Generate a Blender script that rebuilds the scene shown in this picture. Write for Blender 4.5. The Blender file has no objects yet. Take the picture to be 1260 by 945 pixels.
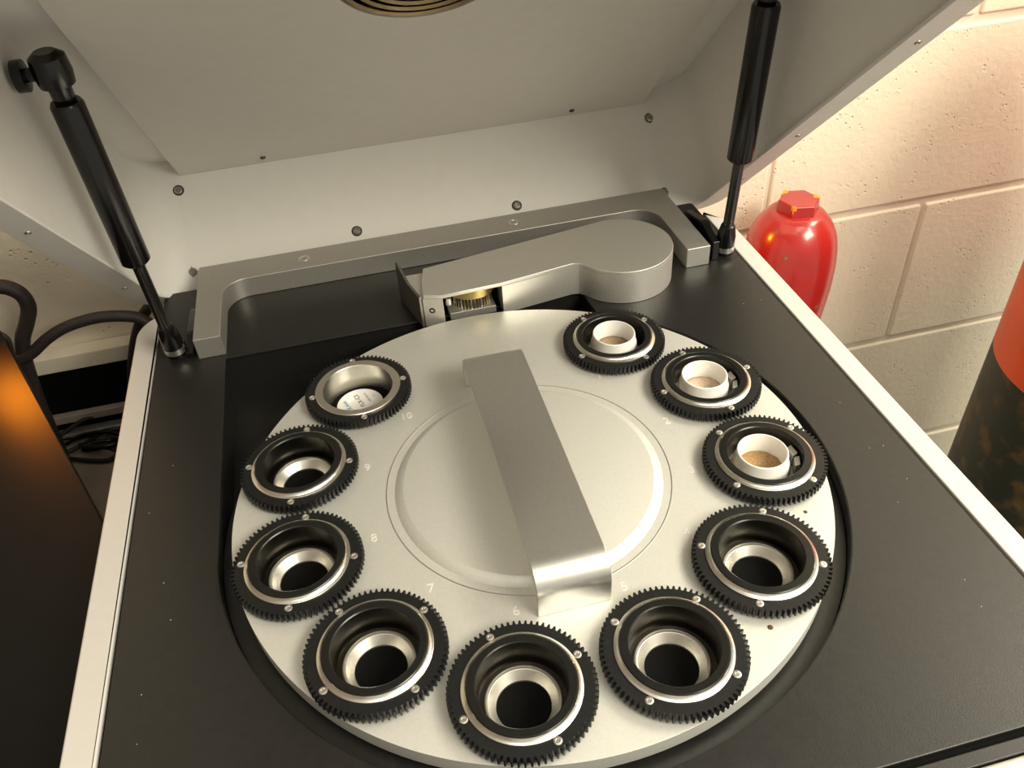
import bpy, bmesh, math, random
from mathutils import Vector, Matrix
random.seed(7)
PI = math.pi
S = 0.001                      # all modelling is in millimetres
ZO = 1065.0                    # millimetre height of the gear-top plane above the floor
SC = bpy.context.scene
COL = SC.collection

# ------------------------------------------------------------------ camera
cam_d = bpy.data.cameras.new('camera')
cam = bpy.data.objects.new('camera', cam_d)
COL.objects.link(cam)
Rc = Matrix(((0.96985597, -0.23642492, -0.05901407),
             (-0.1961308, -0.61365359, -0.76482807),
             (0.14461022, 0.75334755, -0.6415258)))       # rows: right, down, forward
m = Matrix((Rc[0], -Vector(Rc[1]), -Vector(Rc[2]))).transposed().to_4x4()
m.translation = Vector((-71.0483, -341.8776, 358.9227 + ZO)) * S
cam.matrix_world = m
cam_d.sensor_fit = 'HORIZONTAL'
cam_d.sensor_width = 36.0
cam_d.lens = 36.0 * 1025.7261 / 1260.0
cam_d.clip_start = 0.01
cam_d.clip_end = 50
SC.camera = cam

# ------------------------------------------------------------------ light
world = bpy.data.worlds.new('world')
SC.world = world
world.use_nodes = True
bg = world.node_tree.nodes['Background']
bg.inputs[0].default_value = (1.0, 0.93, 0.77, 1)
bg.inputs[1].default_value = 0.62

def area(name, loc, target, sx, sy, power, color):
    d = bpy.data.lights.new(name, 'AREA')
    d.shape = 'RECTANGLE'; d.size = sx; d.size_y = sy; d.energy = power; d.color = color
    o = bpy.data.objects.new(name, d); COL.objects.link(o)
    o.location = loc
    o.rotation_euler = (Vector(target) - Vector(loc)).to_track_quat('-Z', 'Y').to_euler()
    return o
WARM = (1.0, 0.935, 0.76)
area('ceiling_lamp_right', (0.95, -1.15, 2.25), (0.0, 0.0, 1.05), 0.9, 0.6, 40, WARM)
area('ceiling_lamp_wall_side', (1.35, -0.02, 2.25), (0.40, 0.10, 0.95), 0.8, 0.4, 22, WARM)
area('ceiling_lamp_front', (0.10, -0.8, 2.75), (0.10, -0.4, 0), 1.2, 0.35, 7, WARM)
pl = bpy.data.lights.new('amber_lamp', 'SPOT')
pl.energy = 1.0; pl.color = (1.0, 0.26, 0.01); pl.shadow_soft_size = 0.022
pl.spot_size = math.radians(52); pl.spot_blend = 0.5
po = bpy.data.objects.new('amber_lamp', pl); COL.objects.link(po)
po.location = (-0.422, 0.376, (66 + ZO) * S)
po.rotation_euler = Vector((0.33, -0.77, -0.55)).to_track_quat('-Z', 'Y').to_euler()
pl2 = bpy.data.lights.new('amber_cap_fill', 'SPOT')  # added unseen light behind the machine, gives the red cap its orange glow
pl2.energy = 0.9; pl2.color = (1.0, 0.30, 0.01); pl2.shadow_soft_size = 0.016
pl2.spot_size = math.radians(50); pl2.spot_blend = 0.6
po2 = bpy.data.objects.new('amber_cap_fill', pl2); COL.objects.link(po2)
po2.location = (0.170, 0.338, (-22 + ZO) * S)
po2.rotation_euler = Vector((0.155, -0.012, -0.085)).to_track_quat('-Z', 'Y').to_euler()
vs = SC.view_settings
SC.display_settings.display_device = 'sRGB'
vs.view_transform = 'Standard'; vs.look = 'None'; vs.gamma = 1; vs.use_curve_mapping = False
vs.exposure = -0.08

# ------------------------------------------------------------------ materials
def mat(name, color, rough=0.5, metal=0.0, noise=0.0, nscale=300.0, bump=0.0, bscale=900.0,
        rnoise=0.0, coat=0.0, spec=0.5, aniso=0.0, color2=None, sss=0.0, detail=3.0, ramp=None):
    M = bpy.data.materials.new(name); M.use_nodes = True
    nt = M.node_tree; N = nt.nodes; L = nt.links
    b = N['Principled BSDF']
    b.inputs['Base Color'].default_value = (*color, 1)
    b.inputs['Roughness'].default_value = rough
    b.inputs['Metallic'].default_value = metal
    b.inputs['Coat Weight'].default_value = coat
    b.inputs['Coat Roughness'].default_value = 0.06
    b.inputs['Specular IOR Level'].default_value = spec
    b.inputs['Anisotropic'].default_value = aniso
    if sss:
        b.inputs['Subsurface Weight'].default_value = sss
        b.inputs['Subsurface Radius'].default_value = (0.003, 0.002, 0.001)
        b.inputs['Subsurface Scale'].default_value = 1.0
    tc = N.new('ShaderNodeTexCoord')
    if noise or color2:
        n = N.new('ShaderNodeTexNoise'); n.inputs['Scale'].default_value = nscale
        n.inputs['Detail'].default_value = detail
        L.new(tc.outputs['Object'], n.inputs['Vector'])
        r = N.new('ShaderNodeValToRGB')
        lo, hi = ramp if ramp else (0.3, 0.7)
        r.color_ramp.elements[0].position = lo; r.color_ramp.elements[1].position = hi
        c2 = color2 if color2 else tuple(min(1, c * (1 + noise)) for c in color)
        c1 = color if color2 else tuple(c * (1 - noise) for c in color)
        r.color_ramp.elements[0].color = (*c1, 1); r.color_ramp.elements[1].color = (*c2, 1)
        L.new(n.outputs['Fac'], r.inputs['Fac']); L.new(r.outputs['Color'], b.inputs['Base Color'])
    if rnoise:
        n = N.new('ShaderNodeTexNoise'); n.inputs['Scale'].default_value = nscale * 0.6
        L.new(tc.outputs['Object'], n.inputs['Vector'])
        mr = N.new('ShaderNodeMapRange')
        mr.inputs['To Min'].default_value = max(0, rough - rnoise); mr.inputs['To Max'].default_value = rough + rnoise
        L.new(n.outputs['Fac'], mr.inputs['Value']); L.new(mr.outputs['Result'], b.inputs['Roughness'])
    if bump:
        n = N.new('ShaderNodeTexNoise'); n.inputs['Scale'].default_value = bscale
        n.inputs['Detail'].default_value = 2.0
        L.new(tc.outputs['Object'], n.inputs['Vector'])
        bp = N.new('ShaderNodeBump'); bp.inputs['Strength'].default_value = bump; bp.inputs['Distance'].default_value = 0.0004
        L.new(n.outputs['Fac'], bp.inputs['Height']); L.new(bp.outputs['Normal'], b.inputs['Normal'])
    if aniso:
        t = N.new('ShaderNodeTangent'); t.direction_type = 'RADIAL'; t.axis = 'Z'
        L.new(t.outputs['Tangent'], b.inputs['Tangent'])
    return M

M_DISC = mat('bead_blasted_aluminium', (0.80, 0.79, 0.74), 0.5, 0.6, noise=0.03, nscale=700, bump=0.10, bscale=2200)
M_HANDLE = mat('satin_aluminium', (0.70, 0.69, 0.66), 0.36, 0.95, noise=0.03, nscale=500, bump=0.05, bscale=2500)
M_ARM = mat('anodised_aluminium', (0.76, 0.74, 0.69), 0.45, 0.8, noise=0.03, nscale=500, bump=0.06, bscale=2500)
M_FRAME = mat('grey_anodised_aluminium', (0.56, 0.54, 0.50), 0.45, 0.8, noise=0.03, nscale=500, bump=0.06, bscale=2500)
M_NUM = mat('bright_engraving', (0.97, 0.95, 0.90), 0.3, 0.35)
M_GEAR = mat('black_gear_plastic', (0.009, 0.009, 0.009), 0.42, 0.0, spec=0.4, noise=0.2, nscale=400, bump=0.08, bscale=3000)
M_INSERT = mat('black_anodised_insert', (0.009, 0.009, 0.008), 0.28, 0.0, noise=0.15, nscale=300, spec=0.5)
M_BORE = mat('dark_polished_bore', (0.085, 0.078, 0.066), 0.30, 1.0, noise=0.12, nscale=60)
M_STEEL = mat('turned_steel', (0.80, 0.77, 0.70), 0.27, 1.0, noise=0.04, nscale=300)
M_LSCREW = mat('dull_screw', (0.45, 0.42, 0.37), 0.3, 1.0, noise=0.06, nscale=900)
M_FIN = mat('shade_darkened_aluminium', (0.22, 0.20, 0.18), 0.45, 0.8, noise=0.03, nscale=500)  # same metal as the arm, with the fin's shade put into the colour
M_SEAT = mat('machined_steel_seat', (0.86, 0.83, 0.75), 0.36, 0.9, noise=0.04, nscale=300)
M_SCREW = mat('stainless_screw', (0.80, 0.77, 0.72), 0.36, 1.0, noise=0.06, nscale=900)
M_VOID = mat('black_matte', (0.003, 0.003, 0.003), 0.8, 0.0, noise=0.2, nscale=300, spec=0.12)
M_DECK = mat('black_powder_coat', (0.013, 0.012, 0.011), 0.38, 0.0, noise=0.15, nscale=250, bump=0.15, bscale=1600, rnoise=0.05)
M_WHITE = mat('cream_white_paint', (0.62, 0.595, 0.565), 0.38, 0.0, noise=0.015, nscale=200, bump=0.04, bscale=900)
M_LID = mat('lid_white_paint', (0.84, 0.82, 0.78), 0.36, 0.0, noise=0.015, nscale=90, bump=0.05, bscale=500)
M_PANEL = mat('lid_panel_paint', (0.68, 0.65, 0.60), 0.42, 0.0, noise=0.02, nscale=90, bump=0.05, bscale=500)
M_CUP = mat('white_cup_plastic', (0.86, 0.84, 0.80), 0.35, 0.0, noise=0.02, nscale=300, sss=0.15)
M_POWDER = [mat('tan_powder', (0.36, 0.25, 0.16), 0.9, noise=0.25, nscale=900, bump=0.5, bscale=2500),
            mat('pale_powder', (0.56, 0.42, 0.31), 0.9, noise=0.2, nscale=900, bump=0.5, bscale=2500),
            mat('brown_powder', (0.36, 0.22, 0.10), 0.9, noise=0.3, nscale=900, bump=0.5, bscale=2500)]
M_STRUT = mat('black_strut_enamel', (0.004, 0.0035, 0.0035), 0.22, 0.0, noise=0.2, nscale=200, spec=0.5)
M_ROD = mat('dark_chrome_rod', (0.10, 0.095, 0.09), 0.25, 0.9, noise=0.1, nscale=300)
M_RUB = mat('black_rubber', (0.028, 0.022, 0.020), 0.5, 0.0, noise=0.2, nscale=200)
M_BRASS = mat('brass', (0.46, 0.36, 0.15), 0.34, 1.0, noise=0.06, nscale=300)
M_PAINTW = mat('painted_block', (0.80, 0.725, 0.58), 0.6, 0.0, noise=0.03, nscale=14)
M_MORTAR = mat('painted_mortar', (0.76, 0.69, 0.57), 0.7, 0.0, noise=0.04, nscale=30, bump=0.6, bscale=160)
M_TRIM = mat('painted_rail', (0.70, 0.63, 0.50), 0.55, 0.0, noise=0.05, nscale=60, bump=0.2, bscale=200)
M_BENCH = mat('brown_grey_laminate', (0.42, 0.36, 0.31), 0.5, 0.0, noise=0.08, nscale=60)
M_BLOCKER = mat('dark_blocker_brown', (0.16, 0.13, 0.11), 0.6, 0.0, noise=0.05, nscale=8)  # dark tone for the blocker added at the left
M_FLOOR = mat('grey_floor', (0.25, 0.23, 0.20), 0.5, 0.0, noise=0.08, nscale=8)
M_RED = mat('red_cap_plastic', (0.36, 0.013, 0.011), 0.27, 0.0, spec=0.5, noise=0.12, nscale=25, coat=0.5, sss=0.1)
M_ORANGE = mat('orange_undercoat', (0.85, 0.27, 0.02), 0.4, 0.0, noise=0.15, nscale=200)
M_CHIP = mat('olive_chip', (0.16, 0.10, 0.03), 0.6, 0.0, noise=0.3, nscale=300)
M_CYLRED = mat('orange_red_cylinder_paint', (0.62, 0.085, 0.018), 0.35, 0.0, noise=0.12, nscale=14)
M_CYLGRN = mat('worn_dark_green_paint', (0.020, 0.026, 0.016), 0.45, 0.0, color2=(0.17, 0.10, 0.025), nscale=38, detail=9, ramp=(0.50, 0.76), bump=0.4, bscale=120)
M_CYLW = mat('grey_cylinder_paint', (0.3, 0.3, 0.3), 0.5, noise=0.05, nscale=20)
M_MON = mat('black_gloss_plastic', (0.004, 0.0035, 0.004), 0.27, 0.0, noise=0.15, nscale=100, spec=0.13)
M_LABEL = mat('white_label', (0.88, 0.87, 0.84), 0.3, 0.0, noise=0.01, nscale=300, coat=0.4)
M_BLUE = mat('blue_print', (0.02, 0.12, 0.42), 0.5, noise=0.02, nscale=300)
M_INK = mat('black_print', (0.02, 0.02, 0.02), 0.5, noise=0.02, nscale=300)
M_GREY = mat('grey_print', (0.35, 0.35, 0.34), 0.5, noise=0.02, nscale=300)
M_GRILL = mat('dark_gold_grill', (0.30, 0.22, 0.13), 0.3, 1.0, noise=0.1, nscale=200)
M_DUST = mat('brown_dust', (0.10, 0.06, 0.03), 0.9, noise=0.2, nscale=800)
# pitted block paint: voronoi pits in the bump
def pits(M):
    nt = M.node_tree; N = nt.nodes; L = nt.links; b = N['Principled BSDF']
    tc = [n for n in N if n.type == 'TEX_COORD'][0]
    n1 = N.new('ShaderNodeTexNoise'); n1.inputs['Scale'].default_value = 130; n1.inputs['Detail'].default_value = 4
    n1.inputs['Roughness'].default_value = 0.6
    n2 = N.new('ShaderNodeTexVoronoi'); n2.inputs['Scale'].default_value = 140
    n3 = N.new('ShaderNodeTexNoise'); n3.inputs['Scale'].default_value = 22
    for n in (n1, n2, n3): L.new(tc.outputs['Object'], n.inputs['Vector'])
    r = N.new('ShaderNodeMapRange'); r.inputs['From Min'].default_value = 0.05; r.inputs['From Max'].default_value = 0.22
    L.new(n2.outputs['Distance'], r.inputs['Value'])
    g = N.new('ShaderNodeMapRange'); g.inputs['From Min'].default_value = 0.5; g.inputs['From Max'].default_value = 0.62
    g.inputs['To Min'].default_value = 1.0; g.inputs['To Max'].default_value = 0.0
    L.new(n3.outputs['Fac'], g.inputs['Value'])
    mx = N.new('ShaderNodeMath'); mx.operation = 'MAXIMUM'
    L.new(r.outputs['Result'], mx.inputs[0]); L.new(g.outputs['Result'], mx.inputs[1])
    ad = N.new('ShaderNodeMath'); ad.operation = 'ADD'
    ml = N.new('ShaderNodeMath'); ml.operation = 'MULTIPLY'; ml.inputs[1].default_value = 0.7
    L.new(n1.outputs['Fac'], ml.inputs[0]); L.new(ml.outputs[0], ad.inputs[0]); L.new(mx.outputs[0], ad.inputs[1])
    bp = N.new('ShaderNodeBump'); bp.inputs['Strength'].default_value = 0.75; bp.inputs['Distance'].default_value = 0.0016
    L.new(ad.outputs[0], bp.inputs['Height']); L.new(bp.outputs['Normal'], b.inputs['Normal'])
pits(M_PAINTW)

# ------------------------------------------------------------------ builders
BASE = {}
def base_of(parent):
    return BASE.get(parent.name, Vector((0, 0, 0))) if parent else Vector((0, 0, 0))
def tag(o, label=None, cat=None, group=None, kind=None):
    if label: o['label'] = label
    if cat: o['category'] = cat
    if group: o['group'] = group
    if kind: o['kind'] = kind
    return o
def thing(name, base, label, cat, group=None):
    o = bpy.data.objects.new(name, None); COL.objects.link(o)
    o.empty_display_size = 0.02
    b = Vector(base); BASE[o.name] = b
    o.location = Vector((b.x, b.y, b.z + ZO)) * S
    return tag(o, label, cat, group)
class MB:
    """collects millimetre geometry in the instrument frame"""
    def __init__(s, fn=None): s.v = []; s.f = []; s.fn = fn
    def add(s, vs, fs):
        k = len(s.v)
        s.v += [Vector(p) for p in vs]; s.f += [tuple(i + k for i in f) for f in fs]
        return s
    def box(s, x0, x1, y0, y1, z0, z1):
        v = [(x, y, z) for z in (z0, z1) for y in (y0, y1) for x in (x0, x1)]
        return s.add(v, [(0, 2, 3, 1), (4, 5, 7, 6), (0, 1, 5, 4), (2, 6, 7, 3), (0, 4, 6, 2), (1, 3, 7, 5)])
    def lathe(s, prof, o=(0, 0, 0), ax=(0, 0, 1), n=48, closed=False, a0=0.0):
        """prof: list of (r, h) along axis ax from o"""
        ax = Vector(ax).normalized(); o = Vector(o)
        t = Vector((1, 0, 0)) if abs(ax.x) < 0.9 else Vector((0, 1, 0))
        e1 = (t - ax * t.dot(ax)).normalized(); e2 = ax.cross(e1)
        vs = []; fs = []
        for r, h in prof:
            for i in range(n):
                a = a0 + 2 * PI * i / n
                vs.append(o + ax * h + (e1 * math.cos(a) + e2 * math.sin(a)) * r)
        k = len(prof)
        for j in range(k if closed else k - 1):
            j2 = (j + 1) % k
            for i in range(n):
                i2 = (i + 1) % n
                fs.append((j * n + i, j * n + i2, j2 * n + i2, j2 * n + i))
        if not closed:
            if prof[0][0] > 1e-6: fs.append(tuple(range(n - 1, -1, -1)))
            if prof[-1][0] > 1e-6: fs.append(tuple((k - 1) * n + i for i in range(n)))
        return s.add(vs, fs)
    def prism(s, poly, z0, z1):
        n = len(poly)
        vs = [(x, y, z0) for x, y in poly] + [(x, y, z1) for x, y in poly]
        fs = [tuple(range(n - 1, -1, -1)), tuple(range(n, 2 * n))]
        fs += [(i, (i + 1) % n, n + (i + 1) % n, n + i) for i in range(n)]
        return s.add(vs, fs)
    def band(s, outer, inner, z0, z1):
        """ring between two equally long loops"""
        n = len(outer)
        vs = [(x, y, z0) for x, y in outer] + [(x, y, z0) for x, y in inner] + [(x, y, z1) for x, y in outer] + [(x, y, z1) for x, y in inner]
        fs = []
        for i in range(n):
            j = (i + 1) % n
            fs += [(i, j, 2 * n + j, 2 * n + i), (n + j, n + i, 3 * n + i, 3 * n + j),
                   (2 * n + i, 2 * n + j, 3 * n + j, 3 * n + i), (j, i, n + i, n + j)]
        return s.add(vs, fs)
    def tube(s, pts, r, n=10, sub=6):
        P = spline([Vector(p) for p in pts], sub)
        vs = []; fs = []; prev = None
        for i, p in enumerate(P):
            t = (P[min(i + 1, len(P) - 1)] - P[max(i - 1, 0)]).normalized()
            if prev is None:
                u = t.orthogonal().normalized()
            else:
                u = (prev - t * prev.dot(t)).normalized()
            prev = u; w = t.cross(u)
            for k in range(n):
                a = 2 * PI * k / n
                vs.append(p + (u * math.cos(a) + w * math.sin(a)) * r)
        for i in range(len(P) - 1):
            for k in range(n):
                k2 = (k + 1) % n
                fs.append((i * n + k, i * n + k2, (i + 1) * n + k2, (i + 1) * n + k))
        fs.append(tuple(range(n - 1, -1, -1))); fs.append(tuple((len(P) - 1) * n + k for k in range(n)))
        return s.add(vs, fs)
    def plate(s, loops, z0, z1):
        """flat plate with holes: loops[0] outer, the others holes"""
        cu = bpy.data.curves.new('t', 'CURVE'); cu.dimensions = '2D'; cu.fill_mode = 'BOTH'
        cu.extrude = abs(z1 - z0) / 2
        for lp in loops:
            sp = cu.splines.new('POLY'); sp.points.add(len(lp) - 1); sp.use_cyclic_u = True
            for p, q in zip(sp.points, lp): p.co = (q[0], q[1], 0, 1)
        ob = bpy.data.objects.new('t', cu)
        me = bpy.data.meshes.new_from_object(ob)
        zc = (z0 + z1) / 2
        s.add([(v.co.x, v.co.y, v.co.z + zc) for v in me.vertices], [tuple(p.vertices) for p in me.polygons])
        bpy.data.objects.remove(ob); bpy.data.curves.remove(cu); bpy.data.meshes.remove(me)
        return s
    def build(s, name, material, parent=None, smooth=True, bevel=0.0, segs=2, sharp=32, weld=True, own=False):
        b = base_of(parent)
        me = bpy.data.meshes.new(name)
        off = Vector((0, 0, 0)) if parent else Vector((0, 0, ZO))
        V = [(s.fn(p) if s.fn else p) for p in s.v]
        # origin of the mesh at its own centre keeps every piece easy to pick
        c = Vector([(min(p[i] for p in V) + max(p[i] for p in V)) / 2 for i in range(3)])
        me.from_pydata([tuple((p - c) * S) for p in V], [], s.f)
        bm = bmesh.new(); bm.from_mesh(me)
        if weld: bmesh.ops.remove_doubles(bm, verts=bm.verts, dist=1e-6)
        bmesh.ops.recalc_face_normals(bm, faces=bm.faces)
        bm.to_mesh(me); bm.free()
        me.materials.append(material)
        o = bpy.data.objects.new(name, me); COL.objects.link(o)
        if parent: o.parent = parent
        o.location = (c - b + off) * S
        BASE[o.name] = c
        if smooth:
            for p in me.polygons: p.use_smooth = True
            me.set_sharp_from_angle(angle=math.radians(sharp))
        if bevel:
            md = o.modifiers.new('bevel', 'BEVEL'); md.width = bevel * S; md.segments = segs
            md.limit_method = 'ANGLE'; md.angle_limit = math.radians(40); md.harden_normals = True
        return o
def spline(P, sub):
    if len(P) < 3 or sub < 2: return P
    out = []
    for i in range(len(P) - 1):
        p0 = P[max(i - 1, 0)]; p1 = P[i]; p2 = P[i + 1]; p3 = P[min(i + 2, len(P) - 1)]
        for k in range(sub):
            t = k / sub
            out.append(0.5 * ((2 * p1) + (p2 - p0) * t + (2 * p0 - 5 * p1 + 4 * p2 - p3) * t * t + (3 * p1 - p0 - 3 * p2 + p3) * t ** 3))
    out.append(P[-1]); return out
def circle(cx, cy, r, n=64, a0=0.0): return [(cx + r * math.cos(a0 + 2 * PI * i / n), cy + r * math.sin(a0 + 2 * PI * i / n)) for i in range(n)]
def arc(cx, cy, r, a, b, n=10): return [(cx + r * math.cos(math.radians(a + (b - a) * i / n)), cy + r * math.sin(math.radians(a + (b - a) * i / n))) for i in range(n + 1)]
def rrect(x0, x1, y0, y1, r, n=8):
    return arc(x1 - r, y1 - r, r, 0, 90, n) + arc(x0 + r, y1 - r, r, 90, 180, n) + arc(x0 + r, y0 + r, r, 180, 270, n) + arc(x1 - r, y0 + r, r, 270, 360, n)
def screw(parent, pos, ax=(0, 0, 1), r=3.0, h=1.4, name='screw', sock=True, material=None):
    p = [(0.0, h * 0.35), (r * 0.42, h * 0.4), (r * 0.5, h), (r * 0.72, h * 0.97), (r * 0.92, h * 0.7), (r, h * 0.25), (r, -h * 0.2)]
    return MB().lathe(p, pos, ax, n=16).build(name, material or M_SCREW, parent)
def lettering(txt, size, o, ex, ey, name, material, parent, thick=0.12, align='CENTER', spacing=1.0):
    cu = bpy.data.curves.new('t', 'FONT'); cu.body = txt; cu.size = size; cu.extrude = thick / 2
    cu.align_x = align; cu.align_y = 'CENTER'; cu.resolution_u = 4; cu.space_character = spacing
    ob = bpy.data.objects.new('t', cu); me = bpy.data.meshes.new_from_object(ob)
    o = Vector(o); ex = Vector(ex).normalized(); ez = Vector((0, 0, 1)); ey = Vector(ey).normalized()
    mb = MB().add([o + ex * v.co.x + ey * v.co.y + ez * v.co.z for v in me.vertices], [tuple(p.vertices) for p in me.polygons])
    bpy.data.objects.remove(ob); bpy.data.curves.remove(cu); bpy.data.meshes.remove(me)
    return mb.build(name, material, parent, smooth=False)

DZ = -13.0                      # deck top
DISC_Z = -7.0
BENCH = -215.0
WALL_Y = 402.0

# ------------------------------------------------------------------ setting: wall, floor, bench
wall = MB().box(-1500, 1500, WALL_Y, WALL_Y + 90, -ZO, 1500).build('wall_back', M_MORTAR, None, smooth=False)
tag(wall, 'cream painted concrete block wall behind the machine', kind='structure')
row_z = -124.0
for k in range(-5, 8):
    z0 = row_z + 200 * k
    if z0 < -ZO + 5: continue
    x = 571 + (203 if k % 2 == 0 else 0) - 406 * 6
    while x < 1500:
        x1 = min(x + 406, 1500)
        a = max(x, -1500)
        if x1 - a > 30 and (abs(z0) < 1400):
            b = MB().box(a + 2.6, x1 - 2.6, WALL_Y - 3.5, WALL_Y + 12, z0 + 4.2, z0 + 195.8).build('block', M_PAINTW, wall, bevel=3.0, segs=3)
            b.location.y += random.uniform(-0.6, 0.6) * S
        x += 406
wl = MB().box(-1090, -1000, -1800, WALL_Y - 6, -ZO, 1500).build('light_blocker_left', M_BLOCKER, None, smooth=False)  # added unseen slab, keeps ambient light from the left side
tag(wl, 'dull brown light blocker added out of view to darken the left side', kind='structure')
fl = MB().box(-1500, 1500, -1800, WALL_Y, -ZO - 20, -ZO).build('floor', M_FLOOR, None, smooth=False)
tag(fl, 'grey floor below the bench', kind='structure')
tr = MB().prism([(378, -125.5), (396.8, -125.5), (396.8, -108.5), (384, -107.5), (379, -109)], -900, 250)
tr.v = [Vector((p.z, p.x, p.y)) for p in tr.v]
tr = tr.build('trim_1', M_TRIM, None, bevel=1.0)
tag(tr, 'cream painted rail along the foot of the block wall, left of the machine', kind='structure')

bench = thing('bench', (-320, 60, -ZO), 'brown grey laminate bench under the machine and loose cables', 'bench')
MB().box(-900, 262, -280, 394, BENCH - 30, BENCH).build('worktop', M_BENCH, bench, bevel=2)
for lx in (-860, 215):
    for ly in (-240, 350):
        MB().box(lx - 22, lx + 22, ly - 22, ly + 22, -ZO, BENCH - 30).build('leg', M_VOID, bench, bevel=1.5)
bx = thing('cable_trunking', (-450, 388, BENCH), 'black cable trunking with a grey edge on the bench below the wall rail', 'trunking')
MB().box(-880, -259, 385, 393, BENCH, -128).build('back_board', M_VOID, bx, bevel=1)
MB().box(-880, -259, 377, 385, -188, -179).build('edge_strip', M_BENCH, bx, bevel=1)
MB().box(-880, -259, 374, 385, -204, -200).build('silver_strip', M_ARM, bx, bevel=0.8)

# ------------------------------------------------------------------ instrument
inst = thing('sample_changer_machine', (0, 40, BENCH), 'white and black bench machine with open lid, round sample well and grey rear bracket', 'machine')
# opening of the well
well = [(-184.5, 190.0)] + [(-184.5, 190 - 190 * i / 6) for i in range(1, 7)] + arc(0, 0, 184.8, 180, 360, 60)[1:] + arc(0, 0, 184.8, 0, 59, 16)[1:] + [(93.5, 176.0), (93.5, 190.0)]
wellb = [(x * 1.016, y * 1.016 if y < 170 else y + 2.5) for x, y in well]
outer_low = [(-252, -228)] + [(-252, 232)] + arc(-222, 236, 30, 180, 120, 6) + [(-236, 296), (231, 296)] + arc(217, 240, 30, 60, 0, 6) + [(247, -228)]
MB().plate([outer_low, wellb], BENCH + 12, DZ - 6.1).build('housing', M_WHITE, inst, bevel=0.8)
for fx in (-225, 220):
    for fy in (-200, 250):
        MB().lathe([(14, 0), (14, 12)], (fx, fy, BENCH), n=20).build('rubber_foot', M_RUB, inst)
# deck
deck = [(-235.6, -208.5), (-235.6, 296), (231.4, 296), (231.4, -208.5)]
MB().plate([[(-237.1, -218.7), (-237.1, 296), (232.7, 296), (232.7, -218.7)], wellb], DZ - 6, DZ - 3.05).build('deck_gasket', M_VOID, inst)
MB().plate([deck, well], DZ - 3, DZ).build('deck', M_DECK, inst, bevel=1.3, segs=3)
MB().box(-236.5, 232.2, -218.4, -211.8, DZ - 3, DZ - 0.2).build('front_strip', M_DECK, inst, bevel=0.7)
# rails
lr = [(-254, -221), (-237.2, -221), (-237.2, 268), (-241, 267.5)] + arc(-224, 238, 30, 120, 180, 8)
MB().prism(lr, DZ - 24, DZ + 0.6).build('side_rail', M_WHITE, inst, bevel=1.4, segs=3)
rr = [(248, -221), (232.8, -221), (232.8, 275), (236, 275)] + arc(218, 245, 30, 60, 0, 8)
MB().prism(rr, DZ - 24, DZ + 0.6).build('side_rail', M_WHITE, inst, bevel=1.4, segs=3)
MB().box(-254, 248, -231, -218.8, DZ - 24, DZ + 0.4).build('front_rail', M_WHITE, inst, bevel=3, segs=3)
# well wall, ledge and floor
MB().band(wellb, well, -42, DZ - 3.05).build('well_wall', M_DECK, inst)
MB().plate([[(x * 1.01, y * 1.01) for x, y in well], circle(0, 0, 60, 48)], -45, -42).build('well_floor', M_DECK, inst)
MB().plate([arc(0, 0, 184.5, 0, 360, 90)[:-1], circle(0, 0, 170.5, 90)], -27, -23).build('well_ledge', M_DECK, inst, bevel=0.6)
# rear bracket
br = [(-204, 194), (-184, 194)] + arc(-164, 250, 20, 180, 90, 8) + arc(163, 250, 20, 90, 0, 8) + [(183, 194), (203, 194), (203, 300), (-204, 300)]
bracket = MB().prism(br, DZ, 4.5).build('rear_bracket', M_FRAME, inst, bevel=0.7)
for sx, sy in ((-118, 285), (62, 285)):
    MB().lathe([(0, 4.2), (2.2, 4.2), (2.8, 4.9), (4.6, 4.8), (5.0, 4.3)], (sx, sy, 0), n=18).build('countersunk_screw', M_SCREW, bracket)
# strut brackets
for sx in (-1, 1):
    x0 = 207 if sx > 0 else -213
    pts = [(198, DZ), (198, 4)] + arc(222, 0, 11, 130, 60, 5) + arc(252, -6, 10, 70, 10, 5) + [(268, DZ)]
    if sx < 0: pts = [(y, z if z <= DZ else DZ + (z - DZ) * 0.3) for y, z in pts]
    mb = MB().prism(pts, x0, x0 + 6); mb.v = [Vector((p.z, p.x, p.y)) for p in mb.v]
    mb.build('strut_bracket', M_STRUT, inst, bevel=0.8)

sp = MB()
for k in range(18):
    x = random.choice([random.uniform(-228, -190), random.uniform(192, 226)]); y = random.uniform(-200, 150)
    sp.lathe([(random.uniform(0.2, 0.4), DZ - 0.05), (0.1, DZ + 0.25)], (x, y, 0), n=5)
tag(sp.build('dust_specks', M_LABEL, inst, smooth=False), kind='stuff')

# ------------------------------------------------------------------ lid (local x, u, w)
PH = math.radians(43)
P0 = Vector((0, 309, -28.8))
def LID(p): return Vector((p[0], P0.y - p[1] * math.cos(PH) + p[2] * math.sin(PH), P0.z + p[1] * math.sin(PH) + p[2] * math.cos(PH)))
LU = Vector((0, -math.cos(PH), math.sin(PH))); LW = Vector((0, math.sin(PH), math.cos(PH)))
lo = rrect(-260, 259, 0, 520, 30, 10); li = rrect(-244, 243.5, 15.6, 506, 32, 10)
lid = MB(LID).band(lo, li, 1.2, 118).prism(lo, 116, 119).build('lid', M_LID, inst, weld=False)
fl_o = rrect(-259.5, 258.5, 0.5, 519.5, 30, 10); fl_i = rrect(-238.5, 238.5, 10, 508, 34, 10)
MB(LID).band(fl_o, fl_i, -1.5, 1.2).build('rim_flange', M_LID, lid, bevel=0.6)
MB(LID).box(-212, 206, 12.0, 15.75, 3, 101.9).build('back_panel', M_LID, lid, bevel=0.12)
CX, CU, CR = -4.0, 284.0, 55.4
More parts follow.
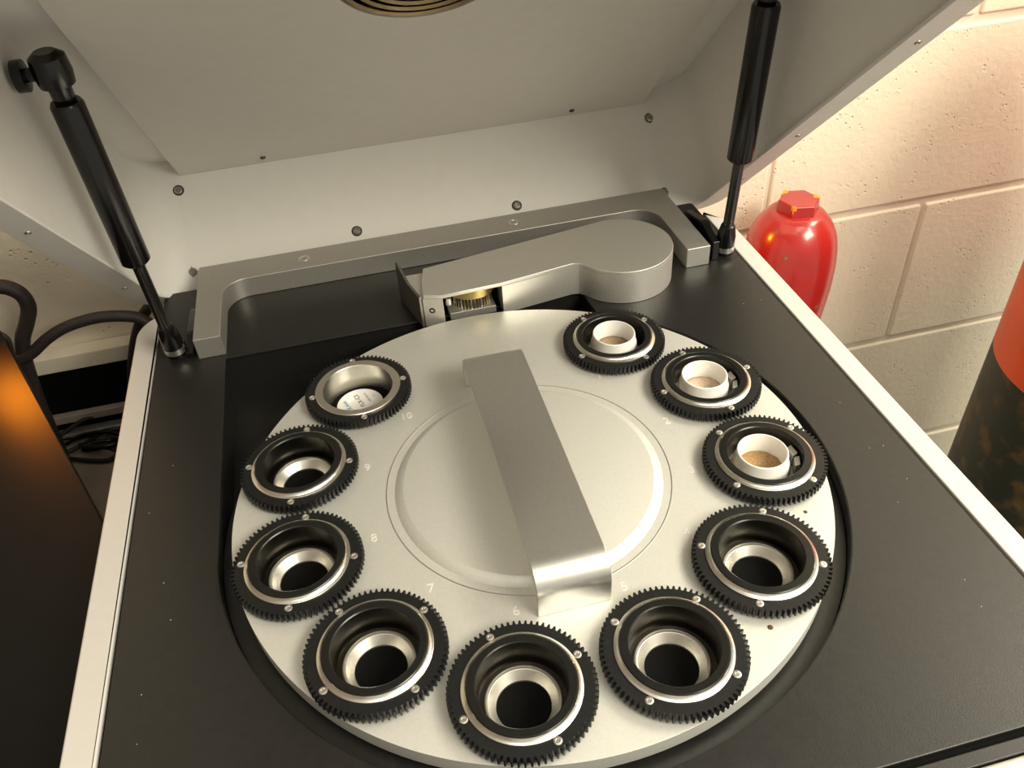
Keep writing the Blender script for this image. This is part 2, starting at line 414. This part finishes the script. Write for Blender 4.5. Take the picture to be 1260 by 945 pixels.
MB(LID).plate([[(-208, 15.2), (207.5, 15.2), (207.5, 480), (-208, 480)], circle(CX, CU, CR, 64)], 102, 104.5).build('ceiling_panel', M_PANEL, lid, bevel=0.5)
MB(LID).lathe([(CR + 6, 112), (CR + 6, 114)], (CX, CU, 0), (0, 0, 1), 48).build('fan_backing', M_VOID, lid)
for i, rr_ in enumerate((52.5, 46, 39.5, 33, 26.5, 20, 12)):
    MB(LID).lathe([(rr_ - 1.7, 103), (rr_, 101.6), (rr_ + 1.7, 103), (rr_, 104.4)], (CX, CU, 0), n=56, closed=True).build('grill_ring', M_GRILL, lid)
for a in range(3):
    an = a * PI / 3 + 0.3
    d = Vector((math.cos(an), math.sin(an), 0))
    MB(LID).tube([Vector((CX, CU, 106)) - d * 54, Vector((CX, CU, 106)) + d * 54], 1.4, 8, 1).build('grill_spoke', M_GRILL, lid)
for x, w in ((-211, 89.6), (211, 87.8), (-71, 29.5), (72.2, 28), (-212, 18.8), (210, 17)):
    u = 15.7 if -212 < x < 206 else 15.4
    screw(lid, LID((x, u, w)), LU, 3.6, 2.0, material=M_LSCREW)
    MB().lathe([(3.7, 0), (4.6, 0.25), (3.7, 0.3)], LID((x, u, w)), LU, 20, closed=True).build('screw_rim', M_ROD, lid)
for x, u in ((-136, 29), (137, 27)):
    screw(lid, LID((x, u, 102)), -LW, 2.4, 1.4, material=M_ROD)
for x, us in ((-249.5, (84, 250, 400)), (249, (92, 190, 330, 440))):
    for u in us: screw(lid, LID((x, u, -1.5)), -LW, 2.0, 0.7, material=M_LSCREW)

# gas struts
def strut(sx):
    A = Vector((220 * sx, 203, -4)); B = Vector((221 * sx, 185.5, 208))
    ax = (B - A).normalized(); Ln = (B - A).length
    g = MB().lathe([(2, 0.41 * Ln - 9), (8.2, 0.41 * Ln - 9), (9.7, 0.41 * Ln - 7.4), (9.7, 0.41 * Ln + 104), (8.6, 0.41 * Ln + 106), (3, 0.41 * Ln + 106)], A, ax, 32).build('gas_strut', M_STRUT, inst)
    MB().lathe([(4.3, 14), (4.3, 0.41 * Ln - 8)], A, ax, 20).build('rod', M_ROD, g)
    MB().lathe([(7.5, -6), (7.5, 10), (6.5, 16), (5.6, 20), (4.4, 21)], A, ax, 24).build('end_socket', M_STRUT, g)
    MB().lathe([(5.0, 0.41 * Ln + 105), (6.3, 0.41 * Ln + 107), (6.6, Ln - 10), (10, Ln - 9), (11, Ln - 2), (10.2, Ln + 7), (6, Ln + 10)], A, ax, 24).build('end_socket', M_STRUT, g)
    MB().lathe([(4, -1), (4, 11), (9, 11.5), (9, 17)], B - ax * 2 + Vector((3 * sx, 0, 0)), (sx, 0, 0), 20).build('ball_stud', M_STRUT, g)
    MB().lathe([(3.6, -7), (3.6, 8)], A + Vector((0, 0, 0)), (-sx, 0, 0), 16).build('ball_stud', M_ROD, g)
    # bright spring clip on the lower socket
    cl = MB().lathe([(7.7, -3), (7.9, -3), (7.9, 1.5), (7.7, 1.5)], A, ax, 24).build('spring_clip', M_SCREW, g)
    return g
strut(-1); strut(1)

# ------------------------------------------------------------------ measuring arm
AZ = 15.5; AB = DZ + 0.4
ac = (129.5, 202.0); ar = 40.8
outline = ([(-33, 181.5), (-19, 176.6), (-2, 177.6), (27, 178.8), (84, 187.2)]
           + [(90, 186.2), (94.0, 182.4)])
a_s = math.degrees(math.atan2(179.6 - ac[1], 96.0 - ac[0]))
a_e = 97.0
outline += arc(ac[0], ac[1], ar, a_s, a_e - 0, 44)
outline += [(-27, 218.5), (-31, 200)]
arm = MB().prism(outline, AZ - 3.2, AZ).build('measuring_arm', M_ARM, inst, bevel=0.6)
# body walls below the top skin (hollow at the read window)
wall_r = [(27, 178.8), (84, 187.2), (90, 186.2), (94, 182.4)] + arc(ac[0], ac[1], ar, a_s, a_e, 44) + [(27, 229.5)]
MB().prism(wall_r, AB, AZ - 3.2).build('arm_body', M_ARM, arm)
wall_l = [(-33.6, 181.0), (-19, 176.4), (-18.5, 217), (-42.5, 217.5)]
MB().prism(wall_l, AB, AZ - 3.2).build('arm_end_block', M_ARM, arm)
MB().prism([(-19, 224), (27, 229.5), (27, 224), (-19, 217)], AB, AZ - 3.2).build('arm_rear_wall', M_ARM, arm)
# window contents
MB().box(-18.5, 26.8, 200, 216, AB, AZ - 3.4).build('window_back', M_VOID, arm)
MB().lathe([(19, 4.5), (19, 11.5), (10, 11.8)], (6, 199, 0), n=40).build('brass_ring', M_BRASS, arm)
MB().box(-14, 22, 183, 199, AB, AB + 6).build('board', M_FRAME, arm, bevel=0.5)
for i in range(15):
    a = math.radians(200 + 140 * i / 14)
    MB().lathe([(0.55, -7), (0.55, 4.6), (1.0, 4.8), (1.0, 6.2)], (6 + 15.5 * math.cos(a), 199 + 14.5 * math.sin(a), 0), n=8).build('contact_pin', M_BRASS if i % 3 else M_SCREW, arm)
screw(arm, (-13.5, 188, 0), (0, 0, 1), 2.5, 5)
# end fin and small details
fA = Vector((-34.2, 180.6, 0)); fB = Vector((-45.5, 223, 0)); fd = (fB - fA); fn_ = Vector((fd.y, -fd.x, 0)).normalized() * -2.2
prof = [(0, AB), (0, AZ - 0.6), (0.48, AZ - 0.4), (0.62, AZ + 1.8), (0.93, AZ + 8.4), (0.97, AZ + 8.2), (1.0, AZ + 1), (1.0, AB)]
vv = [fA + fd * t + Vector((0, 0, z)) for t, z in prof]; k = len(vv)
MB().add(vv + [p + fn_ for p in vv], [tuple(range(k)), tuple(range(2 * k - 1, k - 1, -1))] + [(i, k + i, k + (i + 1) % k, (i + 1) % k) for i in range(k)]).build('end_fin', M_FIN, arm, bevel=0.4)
screw(arm, (91, 216, AZ - 0.6), (0, 0, 1), 2.4, 0.5, material=M_ROD)
screw(arm, (-27.5, 179.6, 2), (-0.33, -0.94, 0), 2.6, 0.9, material=M_ROD)

# ------------------------------------------------------------------ carousel
PHASE, STEP = 49.69, 31.048
cents = [(141 * math.cos(math.radians(PHASE - STEP * i)), 141 * math.sin(math.radians(PHASE - STEP * i))) for i in range(10)]
car = thing('carousel', (0, 0, -42), 'round silver sample carousel with strap handle inside the black well', 'carousel')
MB().plate([circle(0, 0, 175.4, 180)] + [circle(x, y, 27.6, 48) for x, y in cents], DISC_Z - 10, DISC_Z).build('disc', M_DISC, car, bevel=0.5)
MB().lathe([(58, -50), (58, DISC_Z - 10.05)], (0, 0, 0), n=48).build('hub', M_VOID, car)
MB().lathe([(80.5, DISC_Z - 0.2), (80.3, DISC_Z + 0.15), (75.2, DISC_Z + 3.3), (74.6, DISC_Z + 3.4)], (0, 0, 0), n=160).build('raised_centre', M_DISC, car)
MB().lathe([(85.0, DISC_Z - 0.3), (85.1, DISC_Z + 0.22), (85.7, DISC_Z + 0.22), (85.8, DISC_Z - 0.3)], (0, 0, 0), n=160).build('groove_ring', M_HANDLE, car)
# strap handle
def strap(r0, y1, zt, zb):
    return ([(y1, zb)] + [(y1 - r0 + r0 * math.cos(math.radians(t)), zt - r0 + r0 * math.sin(math.radians(t))) for t in range(0, 91, 9)]
            + [(-y1 + r0 + r0 * math.cos(math.radians(t)), zt - r0 + r0 * math.sin(math.radians(t))) for t in range(90, 181, 9)] + [(-y1, zb)])
so = strap(14, 97.0, 22.0, DISC_Z); si = strap(11.5, 94.4, 19.4, DISC_Z)
n = len(so)
vs_ = [(x, y, z) for x in (-19.8, 19.8) for (y, z) in so] + [(x, y, z) for x in (-19.8, 19.8) for (y, z) in si]
fs_ = []
for i in range(n - 1):
    fs_ += [(i, i + 1, n + i + 1, n + i), (2 * n + i, 3 * n + i, 3 * n + i + 1, 2 * n + i + 1),
            (i, 2 * n + i, 2 * n + i + 1, i + 1), (n + i, n + i + 1, 3 * n + i + 1, 3 * n + i)]
fs_ += [(0, n, 3 * n, 2 * n), (n - 1, 3 * n - 1, 4 * n - 1, 2 * n - 1)]
MB().add(vs_, fs_).build('handle', M_HANDLE, car, bevel=0.6, sharp=40)
nums = {'10': (-63.3, 77.1), '9': (-93.4, 37.1), '8': (-95.8, -20.4), '7': (-70.2, -63.7), '6': (-29.8, -90.1), '5': (28.5, -91.2),
        '4': (73.9, -66.5), '3': (95.4, -22.7), '2': (97.2, 21.9), '1': (70.7, 78.4)}
for t, (x, y) in nums.items():
    lettering(t, 8.2, (x, y, DISC_Z + 0.06), (1, 0, 0), (0, 1, 0), 'number', M_NUM, car)
MB().lathe([(1.6, DISC_Z - 0.1), (1.2, DISC_Z + 0.5), (0.4, DISC_Z + 0.7)], (89.7, -134.3, 0), n=7).build('dust_speck', M_DUST, car)
MB().lathe([(1.3, DISC_Z - 0.1), (0.9, DISC_Z + 0.4), (0.3, DISC_Z + 0.5)], (142.9, -71.6, 0), n=7).build('dust_speck', M_DUST, car)

# ------------------------------------------------------------------ sample holders
NT = 74
def gear_mb():
    o = []; inn = []
    for i in range(NT):
        for da, r in ((-0.30, 33.9), (-0.13, 35.95), (0.13, 35.95), (0.30, 33.9)):
            a = 2 * PI * (i + da) / NT
            o.append((r * math.cos(a), r * math.sin(a)))
            inn.append((28.95 * math.cos(a), 28.95 * math.sin(a)))
    return o, inn
go, gi = gear_mb()
def sh(mb, c): mb.v = [p + Vector((c[0], c[1], 0)) for p in mb.v]; return mb
def holder(c, ang, label, insert=True):
    h = thing('sample_holder', (c[0], c[1], DISC_Z), label, 'sample holder', 'geared sample holders around the carousel')
    sh(MB().band(go, gi, -5.2, 0), c).build('gear_ring', M_GEAR, h, sharp=25)
    for k in range(4):
        a = math.radians(ang + 90 * k)
        screw(h, (c[0] + 31.0 * math.cos(a), c[1] + 31.0 * math.sin(a), 0), (0, 0, 1), 2.15, 0.6)
    if insert:
        MB().lathe([(28.9, -6.6), (28.9, 0.55), (28.6, 0.75), (28.2, 0.85), (26.7, 1.9), (26.5, 2.35), (26.3, 2.0), (26.3, -22), (22.4, -22), (22.4, -24), (26.9, -24), (26.9, -6.6)], (c[0], c[1], 0), n=72, closed=True).build('steel_sleeve', M_STEEL, h)
        MB().lathe([(26.25, 0.3), (26.25, 2.4), (25.8, 2.8), (22.4, 2.8), (21.9, 2.3), (21.9, 1.6), (24.0, 1.6), (24.0, 0.3)], (c[0], c[1], 0), n=72, closed=True).build('insert_ring', M_INSERT, h)
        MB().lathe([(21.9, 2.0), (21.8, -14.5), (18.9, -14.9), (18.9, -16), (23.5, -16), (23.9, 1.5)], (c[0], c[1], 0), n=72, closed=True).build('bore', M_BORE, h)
        MB().lathe([(18.8, -20), (18.8, -12.6), (18.2, -12.1), (17.5, -12.1), (17.2, -13.2), (16.9, -13.3), (13.5, -17.6), (13.3, -22.2), (15, -22.2)], (c[0], c[1], 0), n=72, closed=True).build('seat_ring', M_SEAT, h)
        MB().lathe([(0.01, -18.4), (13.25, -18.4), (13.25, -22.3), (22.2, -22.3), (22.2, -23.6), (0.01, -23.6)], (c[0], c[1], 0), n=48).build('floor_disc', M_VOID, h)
    else:
        MB().lathe([(28.9, -6.6), (28.9, 0.9), (28.4, 1.3), (24.0, 1.3), (23.6, 0.9), (23.4, -18), (22.4, -20), (26.9, -20), (26.9, -6.6)], (c[0], c[1], 0), n=72, closed=True).build('steel_sleeve', M_STEEL, h)
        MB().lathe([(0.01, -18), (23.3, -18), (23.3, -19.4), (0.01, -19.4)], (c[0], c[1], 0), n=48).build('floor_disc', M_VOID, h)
    return h
angs = {1: 26, 2: 6.6, 3: 33.6, 4: 62.2, 5: 46.9, 6: 16.6, 7: 30.6, 8: 79, 9: 78.4, 10: 2}
hl = {1: 'black geared sample holder with white cup, nearest the silver arm',
      2: 'black geared sample holder with white cup, middle one of the three filled',
      3: 'black geared sample holder with white cup, touching the empty holder at the right',
      4: 'empty black geared sample holder at the right edge, just below the white cups',
      5: 'empty black geared sample holder right of the handle foot, by number 5',
      6: 'empty black geared sample holder at the very front, by number 6',
      7: 'empty black geared sample holder front left, by number 7',
      8: 'empty black geared sample holder at the left edge, by number 8',
      9: 'empty black geared sample holder at the left, just below the steel one',
      10: 'geared sample holder with a bare polished steel bore and a white label inside'}
for i in range(1, 11):
    holder(cents[i - 1], angs[i], hl[i], insert=(i != 10))
# white cups with powder
cl_ = {1: ('white plastic sample cup of dull tan powder, nearest the silver arm', 0, (0, 0)),
       2: ('white plastic sample cup of pale pinkish powder, middle of three', 1, (-1.0, 0.6)),
       3: ('white plastic sample cup of brown powder, frontmost of three', 2, (-1.6, 0))}
for i, (lb, pm, off) in cl_.items():
    c = (cents[i - 1][0] + off[0], cents[i - 1][1] + off[1])
    cup = thing('sample_cup', (c[0], c[1], -12.0), lb, 'cup', 'white sample cups in the holders')
    MB().lathe([(16.4, -12.0), (16.4, -3.4), (15.7, -2.2), (14.9, 3.9), (14.5, 4.3), (14.0, 4.2), (13.8, 3.7), (13.6, -10.8), (0.01, -10.8), (0.01, -12.0)], (c[0], c[1], 0), n=64).build('cup_wall', M_CUP, cup)
    dz = -8.6
    pw = MB(); prof = [(13.5, dz - 0.4), (10, dz + random.uniform(-.3, .4)), (6, dz + random.uniform(-.2, .5)), (3, dz + 0.3), (0.01, dz + 0.1), ]
    pw.lathe([(13.5, dz - 1.9)] + prof, (c[0], c[1], 0), n=40)
    for p in pw.v: p.z += random.uniform(-0.25, 0.25)
    pw.build('powder', M_POWDER[pm], cup, sharp=80)
    # grey spring fingers beside the cup belong to the holder
hs = [o for o in bpy.data.objects if o.name.startswith('sample_holder')]
for i in (2, 3):
    h = [o for o in hs if (o.location.xy - Vector(cents[i - 1]) * S).length < 1e-3][0]
    for a in (5, -22, 175):
        r = math.radians(a); d = Vector((math.cos(r), math.sin(r), 0)); t = Vector((-d.y, d.x, 0)); q = Vector((*cents[i - 1], 0))
        pts = [q + d * 17.9 + t * s * 3.6 + Vector((0, 0, z)) for s in (-1, 1) for z in (-11.5, -3.5)] + [q + d * 20.6 + t * s * 3.6 + Vector((0, 0, z)) for s in (-1, 1) for z in (-11.5, -2.0)]
        MB().add(pts, [(0, 1, 3, 2), (4, 6, 7, 5), (0, 4, 5, 1), (2, 3, 7, 6), (1, 5, 7, 3), (0, 2, 6, 4)]).build('spring_finger', M_FRAME, h, bevel=0.3)
# labelled puck in holder 10
c = cents[9]
pk = thing('calibration_puck', (c[0] - 1, c[1], -18), 'round white labelled puck lying inside the steel holder', 'puck')
MB().lathe([(15.8, -18), (15.9, -14.2), (15.5, -13.8), (0.01, -13.8)], (c[0] - 1, c[1], 0), n=56).build('puck_body', M_LABEL, pk)
d = Vector((-0.32, 0.95, 0)).normalized(); up = Vector((-d.y, d.x, 0))      # reading direction and the top of the letters
def pos(a, b): return Vector((c[0] - 1.0, c[1], -13.72)) + d * a + up * b
lettering('FLX-C3', 4.6, pos(2.9, -0.9), d, up, 'code_text', M_INK, pk, 0.08)
lettering('X', 5.2, pos(-0.8, 8.2), d, up, 'logo_letter', M_BLUE, pk, 0.08)
lettering('ANA', 3.5, pos(5.0, 8.1), d, up, 'logo_text', M_BLUE, pk, 0.08)
lettering('000000018', 2.4, pos(3.0, -7.0), d, up, 'serial_text', M_GREY, pk, 0.08)
lettering('11', 2.6, pos(2.0, -11.5), d, up, 'size_text', M_GREY, pk, 0.08)

# ------------------------------------------------------------------ gas cylinders
gx, gy, R = 367, 336, 48.0
cy = thing('gas_cylinder', (gx, gy, -ZO), 'gas cylinder under a glossy red hex-topped cap behind the right rail', 'gas cylinder')
capz = -53
prof = [(R * 0.80, capz - 300), (R * 0.82, capz - 190), (R * 0.90, capz - 150), (R * 0.985, capz - 105), (R, capz - 82), (R * 0.985, capz - 62), (R * 0.92, capz - 42), (R * 0.81, capz - 29), (R * 0.66, capz - 19), (R * 0.47, capz - 12.5), (0.01, capz - 10.5)]
pf = spline([Vector((a, b, 0)) for a, b in prof], 4)
cap = MB().lathe([(max(p.x, 0.01), p.y) for p in pf], (gx, gy, 0), n=64).build('valve_cap', M_RED, cy)
hexa = [(21.0 * math.cos(PI / 3 * k - 0.22), 21.0 * math.sin(PI / 3 * k - 0.22)) for k in range(6)]
hx = MB(); vv = []
for z, sc in ((capz - 16, 1.04), (capz - 1.5, 1.0), (capz, 0.93)):
    vv += [(gx + x * sc, gy + y * sc, z) for x, y in hexa]
ff = [(k + 6 * j, (k + 1) % 6 + 6 * j, (k + 1) % 6 + 6 * (j + 1), k + 6 * (j + 1)) for j in range(2) for k in range(6)] + [tuple(range(12, 18)), tuple(range(5, -1, -1))]
MB().add(vv, ff).build('hex_top', M_RED, cap, bevel=0.8)
for ka, wa, wb, zl, zi in ((0, 3.5, 9.0, 6.0, 6.5), (4, 3.0, 3.4, 11.0, 1.8), (2, 3.5, 10.0, 6.0, 6.0)):      # worn hexagon corners
    Pc = Vector((*hexa[ka], 0)); Pa = Vector((*hexa[(ka - 1) % 6], 0)); Pb = Vector((*hexa[(ka + 1) % 6], 0))
    da = (Pa - Pc).normalized(); db = (Pb - Pc).normalized(); G = Vector((gx, gy, 0))
    po_ = [Pc * 1.008, Pc * 1.008 + da * wa, Pc - Pc.normalized() * zi, Pc * 1.008 + db * wb]
    MB().prism([((G + q).x, (G + q).y) for q in po_], capz - zl, capz + 0.15).build('worn_edge', M_ORANGE, cap, smooth=False)
for px, py, pz, nz in ((336.6, 318.6, -76.8, 0.75), (340.2, 300.6, -97.4, 0.3), (380.3, 290.8, -159.1, -0.2)):
    dd = Vector((px - gx, py - gy, 0)).normalized() + Vector((0, 0, nz))
    MB().lathe([(1.6, -2.0), (2.5, 0.2), (1.5, 0.6)], (px, py, pz), dd, 7).build('paint_chip', M_CHIP, cap, smooth=False)
MB().lathe([(58, -ZO), (60, -ZO + 6), (60, -500), (56, -440), (46, -390), (40, -340)], (gx, gy, 0), n=48).build('cylinder_body', M_CYLW, cy)

bx_, by_, bR = 657, 165, 115
bc = thing('gas_cylinder', (bx_, by_, -ZO), 'large worn gas cylinder, dark green below and orange red above, at the right edge', 'gas cylinder')
MB().lathe([(108, -ZO), (bR, -ZO + 10), (bR, -211)], (bx_, by_, 0), n=80).build('cylinder_body', M_CYLGRN, bc)
MB().lathe([(bR, -211), (bR, 40), (bR * 0.97, 85), (bR * 0.85, 130), (bR * 0.6, 165), (bR * 0.35, 180), (30, 195), (30, 215)], (bx_, by_, 0), n=80).build('painted_shoulder', M_CYLRED, bc)

# ------------------------------------------------------------------ black case at the left
cs = thing('equipment_case', (-480, 0, BENCH), 'glossy black equipment case with slanted rear corner and an orange reflection, left of the machine', 'case')
top = [(-259, -275), (-259, 56), (-268.5, 76.5), (-386, 333), (-700, 333), (-700, -275)]
MB().prism(top, -46, -40).build('lid_plate', M_MON, cs, bevel=1.5, segs=3)
MB().prism([(x + 2, y) if x < -600 else (x - 2, y - 2 if y > 300 else y) for x, y in top], BENCH + 8, -46.4).build('case_body', M_MON, cs, bevel=1.5)
for fx in (-660, -300):
    for fy in (-250, 40):
        MB().lathe([(12, 0), (12, 8)], (fx, fy, BENCH), n=16).build('rubber_foot', M_RUB, cs)

# ------------------------------------------------------------------ hoses and cables
def cable(name, pts, r, label, mtl=None, cat='cable', group=None):
    o = MB().tube(pts, r, 12, 8).build(name, mtl or M_RUB, None)
    return tag(o, label, cat, group)
cable('hose', [(-560, 350, BENCH + 7), (-545, 350, -160), (-500, 347, -80), (-450, 345, -30), (-415, 345, -13), (-385, 345, -7), (-372, 345, -7), (-362, 345, -16), (-361, 345, -30), (-369, 345, -46), (-379, 345, -62), (-388, 348, -90), (-396, 350, -140), (-402, 350, BENCH + 7)], 6.5, 'thick black hose arching down at the left edge beside the wall')
cable('hose', [(-398, 343, -100), (-390, 341, -82), (-375, 340, -74), (-357, 340, -62), (-339, 340, -54), (-317, 340, -50), (-297, 340, -51), (-277, 338, -56), (-262, 330, -66), (-240, 320, -80), (-225, 305, -92)], 5.2, 'long black hose running level along the wall into the back of the machine')
cable('hose', [(-236, 352, -44), (-250, 357, -49), (-266, 358, -56), (-281, 358, -71), (-297, 356, -100), (-310, 352, -137), (-318, 340, -180), (-322, 330, BENCH + 5)], 5.0, 'black hose dropping vertically beside the rear left corner of the machine')
cable('cable', [(-440, 336, -150), (-430, 336, -90), (-416, 336, -55), (-402, 336, -43), (-392, 335, -43), (-385, 334.5, -52), (-388, 334.5, -70), (-397, 335, -110), (-408, 336, -180), (-414, 336.5, BENCH + 3)], 2.0, 'thin black cable beside the arching hose at the left edge')
def bcoil(pts2, r=2.2, z=BENCH + 3): return [(x + 4, 337 + (y - 266) * 0.45, z + dz) for x, y, dz in pts2]
cable('cable', bcoil([(-420, 300, 2), (-385, 330, 4), (-365, 338, 12), (-345, 335, 10), (-338, 322, 2), (-350, 310, 0), (-372, 318, 3), (-390, 322, 6), (-380, 306, 8), (-362, 290, 8), (-352, 276, 3), (-362, 266, 0), (-382, 278, 0), (-400, 296, 0)]), 2.4, 'tangled thin brown cable heaped on the bench behind the black case')
cable('cable', bcoil([(-410, 318, 8), (-388, 330, 14), (-368, 326, 16), (-352, 316, 14), (-346, 300, 10), (-356, 284, 12), (-372, 282, 12), (-384, 294, 9), (-378, 312, 9), (-360, 322, 4), (-344, 312, 6)]), 2.0, 'thin black cable looped on top of the cable heap on the bench', M_STRUT)
cable('cable', bcoil([(-430, 320, 10), (-398, 344, 20), (-380, 356, 26), (-372, 360, 26)]), 2.4, 'short brown cable end sticking up above the cable heap')
cable('cable', [(-322, 232, BENCH + 3), (-310, 222, BENCH + 3), (-295, 212, BENCH + 3), (-278, 206, BENCH + 3), (-258, 204, BENCH + 3)], 2.6, 'straight black cable on the bench running towards the white machine side')
